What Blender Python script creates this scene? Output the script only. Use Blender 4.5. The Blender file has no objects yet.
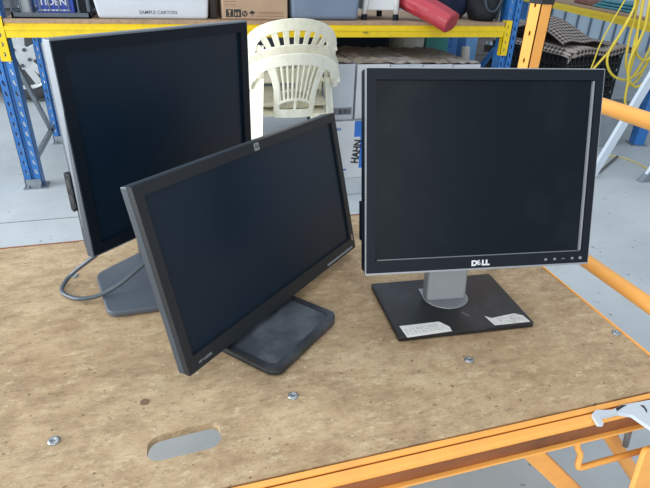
import bpy, bmesh, math, random
from mathutils import Vector, Matrix
random.seed(7)
C = bpy.context.scene.collection
R = math.radians

# ------------------------------------------------------------------ materials
def lin(c):
    return tuple(((v/255)/12.92 if v/255 <= .04045 else ((v/255+.055)/1.055)**2.4) for v in c) + (1,)

def mat(name, rgb, rough=.5, metal=0, var=.12, scale=8, bump=0, bscale=60, spec=.5, alpha=1, dirt=None, dirt_amt=.5, dscale=3, stretch=(1,1,1), trans=0):
    m = bpy.data.materials.new(name); m.use_nodes = True
    nt = m.node_tree; N = nt.nodes; L = nt.links
    b = N['Principled BSDF']
    b.inputs['Roughness'].default_value = rough; b.inputs['Metallic'].default_value = metal
    b.inputs['Specular IOR Level'].default_value = spec
    b.inputs['Alpha'].default_value = alpha; b.inputs['Transmission Weight'].default_value = trans
    tc = N.new('ShaderNodeTexCoord'); mp = N.new('ShaderNodeMapping'); mp.inputs['Scale'].default_value = stretch
    L.new(tc.outputs['Object'], mp.inputs['Vector'])
    n = N.new('ShaderNodeTexNoise'); n.inputs['Scale'].default_value = scale; n.inputs['Detail'].default_value = 5
    L.new(mp.outputs[0], n.inputs['Vector'])
    cr = N.new('ShaderNodeValToRGB'); c = lin(rgb)
    cr.color_ramp.elements[0].position = .3; cr.color_ramp.elements[1].position = .7
    cr.color_ramp.elements[0].color = tuple(x*(1-var) for x in c[:3])+(1,)
    cr.color_ramp.elements[1].color = tuple(min(1, x*(1+var)) for x in c[:3])+(1,)
    L.new(n.outputs['Fac'], cr.inputs[0]); col = cr.outputs[0]
    if dirt:
        n2 = N.new('ShaderNodeTexNoise'); n2.inputs['Scale'].default_value = dscale; n2.inputs['Detail'].default_value = 8; n2.inputs['Roughness'].default_value = .65
        L.new(mp.outputs[0], n2.inputs['Vector'])
        r2 = N.new('ShaderNodeValToRGB'); r2.color_ramp.elements[0].position = .5; r2.color_ramp.elements[1].position = .68
        r2.color_ramp.elements[0].color = (0,0,0,1); r2.color_ramp.elements[1].color = (dirt_amt,)*3+(1,)
        L.new(n2.outputs['Fac'], r2.inputs[0])
        mx = N.new('ShaderNodeMix'); mx.data_type = 'RGBA'; mx.inputs['B'].default_value = lin(dirt)
        L.new(r2.outputs[0], mx.inputs['Factor']); L.new(col, mx.inputs['A']); col = mx.outputs['Result']
    L.new(col, b.inputs['Base Color'])
    if bump:
        n3 = N.new('ShaderNodeTexNoise'); n3.inputs['Scale'].default_value = bscale; n3.inputs['Detail'].default_value = 4
        L.new(mp.outputs[0], n3.inputs['Vector'])
        bp = N.new('ShaderNodeBump'); bp.inputs['Strength'].default_value = bump; bp.inputs['Distance'].default_value = .002
        L.new(n3.outputs['Fac'], bp.inputs['Height']); L.new(bp.outputs[0], b.inputs['Normal'])
    return m

M = {}
M['blue'] = mat('blue_paint', (44,108,176), .38, dirt=(120,130,140), dirt_amt=.25, dscale=14)
M['yellow'] = mat('yellow_paint', (236,202,14), .42, var=.04, dirt=(150,120,40), dirt_amt=.2, dscale=20)
M['orange'] = mat('orange_paint', (253,178,86), .42, var=.05, dirt=(206,144,84), dirt_amt=.3, dscale=14)
M['orange2'] = mat('orange_shade_grime', (150,88,48), .5, var=.2, dirt=(84,52,34), dirt_amt=.85, dscale=5, stretch=(.6,1,1))  # brown carries the shade on the channel web as well as grime
M['galv'] = mat('galvanised_steel', (150,158,165), .4, .7, var=.15, scale=30)
M['steel'] = mat('bolt_steel', (165,170,172), .32, .8, var=.2, scale=60)
M['plastic_black'] = mat('black_plastic', (13,22,32), .48, var=.08, spec=.22, bump=.1, bscale=400)
M['plastic_dark'] = mat('charcoal_plastic', (58,67,76), .36, var=.08, bump=.1, bscale=400)
M['bezel_dark'] = mat('dark_bezel', (30,35,40), .45, var=.08, spec=.4)
M['silver'] = mat('silver_plastic', (150,154,158), .35, .35, var=.04)
M['silver_dull'] = mat('dull_silver_plastic', (152,157,161), .5, .2, var=.06)
M['lcd'] = mat('lcd_glass', (11,22,29), .3, var=.1, scale=3, spec=.14, dirt=(44,52,54), dirt_amt=.25, dscale=5)
M['lcd2'] = mat('lcd_matte', (6,28,44), .36, var=.1, scale=3, spec=.34)
M['base_black'] = mat('matt_black_base', (26,28,32), .38, var=.15, scale=12, dirt=(96,100,104), dirt_amt=.22, dscale=9)
M['base_grey'] = mat('worn_grey_base', (84,92,102), .45, var=.12, scale=10, dirt=(90,98,106), dirt_amt=.25, dscale=7)
M['base_hp'] = mat('dusty_black_base', (38,42,47), .36, var=.15, scale=10, dirt=(104,110,116), dirt_amt=.35, dscale=10)
M['white_mark'] = mat('white_print', (215,218,220), .5, var=.03)
M['grey_mark'] = mat('grey_print', (128,136,142), .5, var=.03)
M['dark_mark'] = mat('dark_print', (38,38,40), .6, var=.03)
M['paper'] = mat('paper_label', (236,234,228), .7, var=.05, dirt=(150,138,122), dirt_amt=.5, dscale=26, scale=60)
M['cable'] = mat('grey_cable', (74,84,92), .35, var=.08)
M['chair'] = mat('cream_plastic', (238,235,216), .42, var=.04, dirt=(168,158,128), dirt_amt=.3, dscale=12)
M['chair2'] = mat('old_cream_plastic', (226,222,204), .45, var=.05, dirt=(150,140,112), dirt_amt=.4, dscale=10)
M['chip'] = mat('chipboard', (168,140,112), .8, var=.2, scale=90, dirt=(118,98,82), dirt_amt=.5, dscale=8)
M['card'] = mat('cardboard', (176,148,122), .8, var=.05, scale=20)
M['carton_white'] = mat('white_carton', (206,208,210), .6, var=.05, scale=6)
M['bagplastic'] = mat('white_sample_sack', (198,202,208), .42, var=.05, scale=8, bump=.5, bscale=14)
M['tub'] = mat('clear_grey_tub', (116,130,150), .3, var=.1, scale=5)
M['tub_lip'] = mat('tub_side_glow', (176,176,160), .35, var=.08)
M['greycrate'] = mat('grey_crate', (84,94,104), .5, var=.1)
M['blueprint'] = mat('blue_pack', (28,62,158), .4, var=.08)
M['whitebox'] = mat('white_plastic', (220,222,222), .4, var=.04)
M['red'] = mat('red_vinyl', (172,50,64), .5, var=.12, scale=6, bump=.4, bscale=20, dirt=(120,50,50), dirt_amt=.4)
M['black_cloth'] = mat('black_cloth', (22,26,34), .75, var=.3, scale=12, bump=.6, bscale=25)
M['navy'] = mat('navy_cloth', (26,38,66), .75, var=.3, scale=10, bump=.6, bscale=20)
M['rubber'] = mat('tyre_rubber', (52,54,56), .7, var=.1)
M['alloy'] = mat('alloy_wheel', (178,182,184), .35, .4, var=.05)
M['carpaint'] = mat('car_paint', (66,70,76), .3, .3, var=.05)
M['tile_side'] = mat('grey_carton', (186,190,196), .65, var=.06, scale=10)
M['tile_top'] = mat('dusty_brown_carton_top', (140,126,114), .85, var=.35, scale=18, dirt=(168,162,156), dirt_amt=.6, dscale=12, bump=.5)
M['tile_top2'] = mat('dusty_grey_carton_top', (156,150,144), .85, var=.35, scale=26, dirt=(90,78,68), dirt_amt=.7, dscale=14, bump=.5)
M['teal'] = mat('teal_plastic', (60,138,132), .5)
M['cream'] = mat('cream_bucket', (196,194,180), .5)
M['wood_grey'] = mat('weathered_timber', (140,134,128), .8, var=.25, scale=12, stretch=(1,6,6))
M['crate_black'] = mat('black_crate', (30,34,36), .55, var=.15)
M['cord'] = mat('yellow_cord', (220,196,66), .45, var=.06)
M['alu'] = mat('white_aluminium', (206,216,226), .4, .1, var=.05)
M['hook'] = mat('white_coated_steel', (198,206,212), .35, var=.04)
M['brownstuff'] = mat('brown_cover', (110,96,88), .8, var=.2)

def wood_mat():
    m = bpy.data.materials.new('worn_plywood'); m.use_nodes = True
    nt = m.node_tree; N = nt.nodes; L = nt.links; b = N['Principled BSDF']
    b.inputs['Roughness'].default_value = .68; b.inputs['Specular IOR Level'].default_value = .25
    tc = N.new('ShaderNodeTexCoord')
    def noise(scale, st, detail=8, ro=.6, dist=0):
        mp = N.new('ShaderNodeMapping'); mp.inputs['Scale'].default_value = st
        L.new(tc.outputs['Object'], mp.inputs['Vector'])
        n = N.new('ShaderNodeTexNoise'); n.inputs['Scale'].default_value = scale; n.inputs['Detail'].default_value = detail
        n.inputs['Roughness'].default_value = ro; n.inputs['Distortion'].default_value = dist
        L.new(mp.outputs[0], n.inputs['Vector']); return n.outputs['Fac']
    def ramp(f, stops):
        r = N.new('ShaderNodeValToRGB'); e = r.color_ramp.elements
        while len(e) < len(stops): e.new(.5)
        for i, (p, c) in enumerate(stops): e[i].position = p; e[i].color = c
        L.new(f, r.inputs[0]); return r.outputs[0]
    def mix(f, a, c2, mode='MIX'):
        x = N.new('ShaderNodeMix'); x.data_type = 'RGBA'; x.blend_type = mode
        if isinstance(f, float): x.inputs['Factor'].default_value = f
        else: L.new(f, x.inputs['Factor'])
        L.new(a, x.inputs['A'])
        if isinstance(c2, tuple): x.inputs['B'].default_value = c2
        else: L.new(c2, x.inputs['B'])
        return x.outputs['Result']
    g = lambda v: (v,v,v,1)
    base = ramp(noise(9, (.9,1.6,1), 14, .85, .15), [(.37, lin((148,124,97))), (.49, lin((182,156,122))), (.62, lin((203,180,145)))])
    warm = ramp(noise(1.7, (1,1.3,1), 4, .5), [(.42, g(0)), (.68, g(.45))])
    col = mix(warm, base, lin((172,140,102)))
    streak = ramp(noise(6.5, (.7,2.6,1), 14, .85, .2), [(.565, g(0)), (.61, g(.42))])
    col = mix(streak, col, lin((116,97,76)))
    fine = ramp(noise(34, (.8,1.8,1), 10, .9), [(.53, g(0)), (.57, g(.5))])
    col = mix(fine, col, lin((130,108,80)))
    pale = ramp(noise(24, (.8,1.7,1), 10, .9, .2), [(.545, g(0)), (.58, g(.5))])
    col = mix(pale, col, lin((222,204,166)))
    grime = ramp(noise(80, (.9,1.4,1), 8, .9), [(.57, g(0)), (.61, g(.6))])
    col = mix(grime, col, lin((112,92,68)))
    spk = ramp(noise(110, (1,1,1), 3, .5), [(.66, g(0)), (.71, g(.7))])
    col = mix(spk, col, lin((76,62,48)))
    paint = ramp(noise(85, (1,1,1), 2, .5), [(.775, g(0)), (.785, g(.8))])
    col = mix(paint, col, lin((226,220,206)))
    L.new(col, b.inputs['Base Color'])
    bp = N.new('ShaderNodeBump'); bp.inputs['Strength'].default_value = .35; bp.inputs['Distance'].default_value = .001
    L.new(noise(70, (.6,2,1), 6), bp.inputs['Height']); L.new(bp.outputs[0], b.inputs['Normal'])
    return m
M['wood'] = wood_mat()

def floor_mat():
    m = bpy.data.materials.new('concrete_floor'); m.use_nodes = True
    nt = m.node_tree; N = nt.nodes; L = nt.links; b = N['Principled BSDF']
    b.inputs['Roughness'].default_value = .5; b.inputs['Specular IOR Level'].default_value = .4
    tc = N.new('ShaderNodeTexCoord')
    def noise(s, d=8, ro=.6):
        n = N.new('ShaderNodeTexNoise'); n.inputs['Scale'].default_value = s; n.inputs['Detail'].default_value = d; n.inputs['Roughness'].default_value = ro
        L.new(tc.outputs['Object'], n.inputs['Vector']); return n.outputs['Fac']
    def ramp(f, a, c, p0=.35, p1=.65):
        r = N.new('ShaderNodeValToRGB'); r.color_ramp.elements[0].position = p0; r.color_ramp.elements[1].position = p1
        r.color_ramp.elements[0].color = a; r.color_ramp.elements[1].color = c
        L.new(f, r.inputs[0]); return r.outputs[0]
    base = ramp(noise(1.6), lin((168,176,180)), lin((188,194,196)))
    x = N.new('ShaderNodeMix'); x.data_type = 'RGBA'
    L.new(ramp(noise(14, 10, .7), (0,0,0,1), (.35,.35,.35,1), .55, .75), x.inputs['Factor'])
    L.new(base, x.inputs['A']); x.inputs['B'].default_value = lin((140,146,148))
    y = N.new('ShaderNodeMix'); y.data_type = 'RGBA'
    L.new(ramp(noise(34, 2, .5), (0,0,0,1), (.8,.8,.8,1), .72, .76), y.inputs['Factor'])
    L.new(x.outputs['Result'], y.inputs['A']); y.inputs['B'].default_value = lin((104,104,100))
    L.new(y.outputs['Result'], b.inputs['Base Color'])
    return m
M['floor'] = floor_mat()

def lattice_mat():
    m = bpy.data.materials.new('woven_lattice'); m.use_nodes = True
    nt = m.node_tree; N = nt.nodes; L = nt.links; b = N['Principled BSDF']; b.inputs['Roughness'].default_value = .7
    tc = N.new('ShaderNodeTexCoord'); mp = N.new('ShaderNodeMapping')
    mp.inputs['Rotation'].default_value = (0, 0, R(45)); L.new(tc.outputs['UV'], mp.inputs['Vector'])
    ck = N.new('ShaderNodeTexChecker'); ck.inputs['Scale'].default_value = 30
    ck.inputs['Color1'].default_value = lin((164,150,142)); ck.inputs['Color2'].default_value = lin((56,53,53))
    L.new(mp.outputs[0], ck.inputs['Vector']); L.new(ck.outputs['Color'], b.inputs['Base Color'])
    bp = N.new('ShaderNodeBump'); bp.inputs['Distance'].default_value = .01; L.new(ck.outputs['Fac'], bp.inputs['Height']); L.new(bp.outputs[0], b.inputs['Normal'])
    return m
M['lattice'] = lattice_mat()

def panel_mat():
    m = bpy.data.materials.new('ribbed_wall_sheet'); m.use_nodes = True
    nt = m.node_tree; N = nt.nodes; L = nt.links; b = N['Principled BSDF']; b.inputs['Roughness'].default_value = .5
    tc = N.new('ShaderNodeTexCoord'); n = N.new('ShaderNodeTexNoise'); n.inputs['Scale'].default_value = 1.5
    L.new(tc.outputs['Object'], n.inputs['Vector'])
    r = N.new('ShaderNodeValToRGB'); r.color_ramp.elements[0].color = lin((172,192,206)); r.color_ramp.elements[1].color = lin((200,214,224))
    L.new(n.outputs['Fac'], r.inputs[0]); L.new(r.outputs[0], b.inputs['Base Color']); return m
M['panel'] = panel_mat()

# ------------------------------------------------------------------ mesh helpers
class MB:
    """collects shapes (world coordinates) and links them as ONE mesh object"""
    def __init__(s, T=None): s.v = []; s.f = []; s.T = T or Matrix.Identity(4)
    def add(s, vs, fs):
        o = len(s.v); s.v += [s.T @ Vector(v) for v in vs]; s.f += [tuple(i+o for i in f) for f in fs]; return s
    def box(s, x0, x1, y0, y1, z0, z1):
        return s.add([(x0,y0,z0),(x1,y0,z0),(x1,y1,z0),(x0,y1,z0),(x0,y0,z1),(x1,y0,z1),(x1,y1,z1),(x0,y1,z1)],
                     [(0,3,2,1),(4,5,6,7),(0,1,5,4),(1,2,6,5),(2,3,7,6),(3,0,4,7)])
    def prism(s, pts, z0, z1, axis='z', inset=0):
        """polygon pts extruded; axis z: (x,y); axis y: pts are (x,z) extruded in y; axis x: pts are (y,z)"""
        n = len(pts)
        def P(p, t): return (p[0],p[1],t) if axis == 'z' else (p[0],t,p[1]) if axis == 'y' else (t,p[0],p[1])
        vs = [P(p, z0) for p in pts]+[P(p, z1) for p in pts]
        fs = [tuple(range(n-1,-1,-1)), tuple(range(n, 2*n))]+[(i,(i+1)%n,(i+1)%n+n,i+n) for i in range(n)]
        return s.add(vs, fs)
    def bar(s, a, b, w, h, up=(0,0,1)):
        a = Vector(a); b = Vector(b); d = (b-a).normalized(); u = Vector(up)
        sd = d.cross(u)
        if sd.length < 1e-4: sd = d.cross(Vector((1,0,0)))
        sd.normalize(); u = sd.cross(d).normalized()
        vs = []
        for p in (a, b):
            for x, y in ((-1,-1),(1,-1),(1,1),(-1,1)): vs.append(p+sd*(x*w/2)+u*(y*h/2))
        return s.add(vs, [(0,3,2,1),(4,5,6,7),(0,1,5,4),(1,2,6,5),(2,3,7,6),(3,0,4,7)])
    def tube(s, pts, r, n=12, cap=True):
        pts = [Vector(p) for p in pts]; rs = r if isinstance(r, (list,tuple)) else [r]*len(pts)
        vs = []; fs = []; prev = None
        for i, p in enumerate(pts):
            d = (pts[min(i+1,len(pts)-1)]-pts[max(i-1,0)]).normalized()
            if prev is None:
                prev = d.cross(Vector((0,0,1)))
                if prev.length < 1e-3: prev = d.cross(Vector((1,0,0)))
            prev = (prev-d*prev.dot(d)).normalized(); w = d.cross(prev)
            for k in range(n):
                a = 2*math.pi*k/n; vs.append(p+(prev*math.cos(a)+w*math.sin(a))*rs[i])
        for i in range(len(pts)-1):
            for k in range(n):
                fs.append((i*n+k, i*n+(k+1)%n, (i+1)*n+(k+1)%n, (i+1)*n+k))
        if cap:
            fs.append(tuple(range(n-1,-1,-1))); fs.append(tuple(range((len(pts)-1)*n, len(pts)*n)))
        return s.add(vs, fs)
    def lathe(s, prof, c, n=24, axis='z'):
        """prof: list of (radius, height)"""
        vs = []; fs = []
        for r, h in prof:
            for k in range(n):
                a = 2*math.pi*k/n; x, y = r*math.cos(a), r*math.sin(a)
                vs.append((c[0]+x,c[1]+y,c[2]+h) if axis == 'z' else (c[0]+x,c[1]+h,c[2]+y) if axis == 'y' else (c[0]+h,c[1]+x,c[2]+y))
        for i in range(len(prof)-1):
            for k in range(n): fs.append((i*n+k,i*n+(k+1)%n,(i+1)*n+(k+1)%n,(i+1)*n+k))
        fs.append(tuple(range(n-1,-1,-1))); fs.append(tuple(range((len(prof)-1)*n, len(prof)*n)))
        return s.add(vs, fs)
    def plate(s, loops, depth, X=(1,0,0), Y=(0,1,0), O=(0,0,0)):
        """outline + holes (2D loops) filled and extruded by depth along X x Y from O"""
        cu = bpy.data.curves.new('t', 'CURVE'); cu.dimensions = '2D'; cu.fill_mode = 'BOTH'; cu.extrude = depth/2
        for lp in loops:
            sp = cu.splines.new('POLY'); sp.points.add(len(lp)-1)
            for p, q in zip(sp.points, lp): p.co = (q[0], q[1], 0, 1)
            sp.use_cyclic_u = True
        ob = bpy.data.objects.new('t', cu); C.objects.link(ob)
        dg = bpy.context.evaluated_depsgraph_get(); me = bpy.data.meshes.new_from_object(ob.evaluated_get(dg))
        X = Vector(X).normalized(); Y = Vector(Y).normalized(); Z = X.cross(Y); O = Vector(O)
        s.add([O+X*v.co.x+Y*v.co.y+Z*(v.co.z+depth/2) for v in me.vertices], [tuple(p.vertices) for p in me.polygons])
        bpy.data.objects.remove(ob); bpy.data.curves.remove(cu); bpy.data.meshes.remove(me)
        return s
    def slotted(s, x0, x1, z0, z1, hole, cx, step, y, th, first=.09, axis='y'):
        """strip in the x-z plane (or y-z with axis x) cut by a column of real slots, cell by cell"""
        from mathutils.geometry import tessellate_polygon
        P = (lambda a, z, t: (a, y+t, z)) if axis == 'y' else (lambda a, z, t: (y+t, a, z))
        k = 0; zc = first; lo = z0
        while zc+step/2 < z1:
            hi = zc+step/2; outer = [(x0,lo),(x1,lo),(x1,hi),(x0,hi)]; hl = [(cx+a, zc+b) for a, b in hole]
            tri = tessellate_polygon([[Vector((p[0],p[1],0)) for p in outer],[Vector((p[0],p[1],0)) for p in hl]])
            al = outer+hl; n = len(al); m_ = len(hl)
            s.add([P(p[0],p[1],0) for p in al]+[P(p[0],p[1],th) for p in al], [tuple(t) for t in tri]+[tuple(i+n for i in t) for t in tri]+[(4+i,4+(i+1)%m_,n+4+(i+1)%m_,n+4+i) for i in range(m_)]+[(0,3,n+3,n),(1,2,n+2,n+1)])
            lo = hi; zc += step
        a = P(x0,lo,0); b = P(x1,z1,th)
        s.box(min(a[0],b[0]),max(a[0],b[0]),min(a[1],b[1]),max(a[1],b[1]),lo,z1)
        return s
    def text(s, body, size, depth, X, Y, O, align='LEFT', bold=0, sx=1):
        cu = bpy.data.curves.new('t', 'FONT'); cu.body = body; cu.size = size; cu.extrude = depth/2; cu.offset = bold
        cu.align_x = align
        ob = bpy.data.objects.new('t', cu); C.objects.link(ob)
        dg = bpy.context.evaluated_depsgraph_get(); me = bpy.data.meshes.new_from_object(ob.evaluated_get(dg))
        X = Vector(X).normalized(); Y = Vector(Y).normalized(); Z = X.cross(Y); O = Vector(O)
        s.add([O+X*v.co.x*sx+Y*v.co.y+Z*v.co.z for v in me.vertices], [tuple(p.vertices) for p in me.polygons])
        bpy.data.objects.remove(ob); bpy.data.curves.remove(cu); bpy.data.meshes.remove(me)
        return s
    def build(s, name, m, parent=None, bevel=0, seg=2, smooth=False, subsurf=0, recalc=True):
        loc = Vector((0,0,0))
        if parent is not None: loc = wloc(parent)
        else:
            xs = [v.x for v in s.v]; ys = [v.y for v in s.v]; zs = [v.z for v in s.v]
            loc = Vector(((min(xs)+max(xs))/2, (min(ys)+max(ys))/2, min(zs)))
        me = bpy.data.meshes.new(name); me.from_pydata([v-loc for v in s.v], [], s.f); me.update()
        if recalc:
            bm = bmesh.new(); bm.from_mesh(me); bmesh.ops.recalc_face_normals(bm, faces=bm.faces); bm.to_mesh(me); bm.free()
        me.materials.append(m if not isinstance(m, str) else M[m])
        o = bpy.data.objects.new(name, me); C.objects.link(o)
        if parent is not None: o.parent = parent
        else: o.location = loc
        if smooth:
            for p in me.polygons: p.use_smooth = True
        if bevel:
            b = o.modifiers.new('b', 'BEVEL'); b.width = bevel; b.segments = seg; b.limit_method = 'ANGLE'; b.angle_limit = R(35)
        if subsurf:
            u = o.modifiers.new('s', 'SUBSURF'); u.levels = subsurf; u.render_levels = subsurf
        return o

def wloc(o):
    v = Vector((0,0,0))
    while o is not None: v = v+o.location; o = o.parent
    return v
def tag(o, label, cat, group=None):
    o['label'] = label; o['category'] = cat
    if group: o['group'] = group
    return o
def thing(name, loc, label, cat, group=None):
    o = bpy.data.objects.new(name, None); C.objects.link(o); o.location = loc; o.empty_display_size = .05
    return tag(o, label, cat, group)
def struct(o): o['kind'] = 'structure'; return o
def copy_tree(o, parent=None):
    c = o.copy(); C.objects.link(c); c.parent = parent
    for ch in list(o.children): copy_tree(ch, c)
    return c
def rrect(x0, x1, y0, y1, r, n=5):
    pts = []
    for cx, cy, a0 in ((x1-r,y1-r,0),(x0+r,y1-r,90),(x0+r,y0+r,180),(x1-r,y0+r,270)):
        for k in range(n+1):
            a = R(a0+90*k/n); pts.append((cx+r*math.cos(a), cy+r*math.sin(a)))
    return pts
def roundpoly(pts, r, n=5):
    out = []; N_ = len(pts)
    for i in range(N_):
        p = Vector(pts[i]); a = Vector(pts[i-1]); b = Vector(pts[(i+1)%N_])
        p0 = p+(a-p).normalized()*r; p1 = p+(b-p).normalized()*r
        for k in range(n+1):
            t = k/n; q = p0*(1-t)**2+p*2*t*(1-t)+p1*t*t; out.append((q.x,q.y))
    return out
def smooth_path(pts, n=8):
    pts = [Vector(p) for p in pts]; out = []
    for i in range(len(pts)-1):
        p0 = pts[max(i-1,0)]; p1 = pts[i]; p2 = pts[i+1]; p3 = pts[min(i+2,len(pts)-1)]
        for k in range(n):
            t = k/n
            out.append(.5*((2*p1)+(-p0+p2)*t+(2*p0-5*p1+4*p2-p3)*t*t+(-p0+3*p1-3*p2+p3)*t**3))
    out.append(pts[-1]); return out

# ------------------------------------------------------------------ setting
floor = MB(); floor.box(-6, 9, -3, 8, -.1, 0); struct(floor.build('floor', 'floor'))
j = MB(); j.bar((-6,2.462,.0006), (1.3,2.432,.0006), .006, .0012); struct(j.build('trim_1', mat('floor_joint', (118,122,122), .8)))
w = MB()
w.box(.3, 9, 7.2, 7.3, 0, 3)
struct(w.build('wall_back', 'panel'))
w = MB(); x = .4
while x < 9: w.box(x, x+.022, 7.175, 7.2, 0, 3); x += .25
struct(w.build('trim_2', mat('wall_rib', (104,122,140), .6)))

# ------------------------------------------------------------------ workbench
WX0, WX1, WY0, WY1, ZT = -1.05, .772, .443, 1.175, .5
wb = thing('workbench', (0,.8,0), 'worn plywood workbench with orange steel edge channel carrying three monitors', 'workbench')
slot = roundpoly([(-.079,.5035),(.0205,.5075),(.0205,.5535),(-.079,.5465)], .0205, 6)
p = MB(); p.plate([[(WX0,WY0),(.762,WY0),(.779,WY1),(WX0,WY1)], slot], .012, O=(0,0,ZT-.012)); p.build('plywood_top', 'wood', wb)
ch = MB(); ch.box(WX0, .80, .4315, .4405, ZT-.004, ZT-.0012); ch.box(WX0, .80, .4385, .4405, ZT-.045, ZT-.004)
ch.build('edge_angle', 'orange', wb, bevel=.0006)
ch = MB()
ch.prism([(.4295,.4975),(.4295,.462),(.427,.462),(.427,.4945),(.4185,.4945),(.4160,.491),(.4160,.4665),(.4065,.4665),(.4065,.4635),(.4180,.4635),(.4180,.4665),(.4145,.4700),(.4135,.4915),(.4150,.4962),(.4185,.4975)][::-1], WX0, .80, axis='x')
ch.build('edge_channel', 'orange', wb, bevel=.002, seg=3)
ch = MB(); ch.prism([(.4128,.4905),(.4136,.4668),(.4142,.4668),(.4134,.4905)], WX0, .80, axis='x'); ch.build('channel_web', 'orange2', wb)['label'] = 'web of the orange edge channel, painted brown for shade and grime'  # thin dark sheet paints the web's shade, grime mixed in
r = MB(); r.add([(.7625,WY0-.003,ZT-.05),(.7665,WY0-.003,ZT-.05),(.7835,WY1,ZT-.05),(.7795,WY1,ZT-.05),(.7625,WY0-.003,ZT+.002),(.7665,WY0-.003,ZT+.002),(.7835,WY1,ZT+.002),(.7795,WY1,ZT+.002)],
      [(0,3,2,1),(4,5,6,7),(0,1,5,4),(1,2,6,5),(2,3,7,6),(3,0,4,7)]).build('side_rail', 'orange', wb)
r = MB(); r.box(WX0, .779, 1.176, 1.180, .45, ZT+.001); r.build('back_rail', mat('rusty_red_edge', (150,96,72), .6), wb)
for bx, by, br, h in ((-.2007,.5735,.0085,.003),(.1353,.5744,.0085,.003),(.4454,.5818,.0085,.003),(.7545,.5811,.0085,.003),(-.2287,1.0182,.009,.003)):
    b = MB(); b.lathe([(br,0),(br*.96,h*.4),(br*.7,h*.9),(br*.32,h),(br*.3,h*.55)], (bx,by,ZT), 20); b.build('bolt', 'steel', wb, smooth=True)
b = MB(); b.prism(roundpoly([(-.0885,.612),(-.079,.611),(-.076,.620),(-.083,.624),(-.090,.619)], .002), ZT, ZT+.0012); b.build('filler_patch', mat('brown_filler', (128,102,78), .7), wb)
# folding leg frame under the deck
t = MB(); t.bar((.4545,.445,.462), (.86,.445,.0), .030, .016, up=(0,1,0)); t.build('leg', 'orange', wb, bevel=.003)
t = MB(); t.tube([(.61,.475,.462),(.68,.462,.375),(.97,.455,.0)], .0125, 14); t.build('leg', 'orange', wb, smooth=True)
t = MB(); t.tube([(-.86,.62,.447),(-.98,.42,.0)], .0145, 14); t.build('leg', 'orange', wb, smooth=True)
t = MB(); t.tube([(-.86,1.02,.447),(-.98,1.12,.0)], .0145, 14); t.build('leg', 'orange', wb, smooth=True)
t = MB(); t.tube([(.70,1.02,.45),(.80,1.12,.0)], .0145, 14); t.build('leg', 'orange', wb, smooth=True)
t = MB(); t.tube(smooth_path([(.553,.425,.462),(.556,.422,.435),(.561,.417,.424),(.556,.410,.409),(.562,.408,.4035),(.60,.408,.4045),(.699,.408,.406),(.86,.408,.408)], 6), .0048, 12); t.build('release_bar', 'orange', wb, smooth=True)
t = MB(); t.tube([(.660,.43,.462),(.672,.43,.395)], .0050, 12); t.build('pivot_bolt', 'steel', wb, smooth=True)
# white hook bracket lying on the beam
HOOK = roundpoly([(.5619,.4233),(.5737,.4284),(.5979,.4222),(.621,.4268),(.6728,.4243),(.733,.4244),(.76,.38),(.73,.345),(.67,.350),(.632,.3655),(.6255,.3869),(.6203,.4062),(.6024,.4149),(.5814,.4142),(.5695,.4152),(.5654,.4025),(.5566,.4047)], .0015, 3)
SLOT = [(.6476,.419),(.6529,.4165),(.6499,.4079),(.645,.4029),(.6487,.4123)]
hk = MB(); hk.plate([HOOK], .006, O=(0,0,.4985))
ho = hk.build('hook_bracket', 'hook', wb, bevel=.0018); ho['label'] = 'white coated hook bracket'
hk = MB(); hk.plate([roundpoly(SLOT, .0008)], .0006, O=(0,0,.5045)); hk.build('hook_slot', 'dark_mark', ho)
hk = MB(); hk.plate([[(.6029,.4179),(.606,.4233),(.620,.426),(.628,.4245),(.618,.4222)]], .0006, O=(0,0,.5045)); hk.build('hook_notch', 'dark_mark', ho)

# end frame (orange ladder frame right of the deck)
ef = thing('scaffold_end_frame', (.92,.9,0), 'orange square-post scaffold end frame with bolt holes right of the workbench', 'scaffold frame')
def post(y, z1, holes, name='post'):
    s = MB()
    hs = []
    for zc in holes: hs.append([(y+.0235+.0045*math.cos(a*math.pi/6), zc+.0065*math.sin(a*math.pi/6)) for a in range(12)])
    # left wall (faces -X) with real bolt holes, the other three walls solid
    s.plate([[(y,0),(y+.047,0),(y+.047,z1),(y,z1)]]+hs, .0025, X=(0,1,0), Y=(0,0,1), O=(.9085,0,0))
    s.box(.9085,.943,y,y+.0025,0,z1); s.box(.9085,.943,y+.0445,y+.047,0,z1); s.box(.9405,.943,y,y+.047,0,z1)
    return s.build(name, 'orange', ef)
zs = [.89-.0+k*.066 for k in range(-12, 6)]
post(1.2, 1.35, [.882+.0665*k for k in range(-11, 6)])
t = MB(); t.box(.9075,.9445,1.1985,1.249,1.018,1.06); tp = t.build('tape_band', mat('black_tape', (34,36,38), .5), ef); tp['label'] = 'black tape wound round the post'
for z, y0 in ((.487,.36),(.834,.36)):
    t = MB(); t.tube([(.912,y0,z),(.912,1.2,z)], .0165, 16); t.build('rail', 'orange', ef, smooth=True)
t = MB(); t.tube([(.912,.345,.0),(.912,.345,.9)], .0165, 14); t.build('post', 'orange', ef, smooth=True)
# bright folded plate at the lower right corner
t = MB(); t.prism(roundpoly([(-.030,-.20),(.045,-.20),(.045,.045),(-.030,.045)], .014, 5), -.004, .004)
T = Matrix.Translation((.655,.37,.405)) @ Matrix.Rotation(R(20),4,'Y') @ Matrix.Rotation(R(72),4,'X')
t.v = [T @ v for v in t.v]; t.build('locking_plate', 'orange', wb, bevel=.002)

# ------------------------------------------------------------------ monitors
def frame_T(c0, yaw, tilt):
    return Matrix.Translation(c0) @ Matrix.Rotation(R(yaw),4,'Z') @ Matrix.Rotation(-R(tilt),4,'X')

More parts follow.
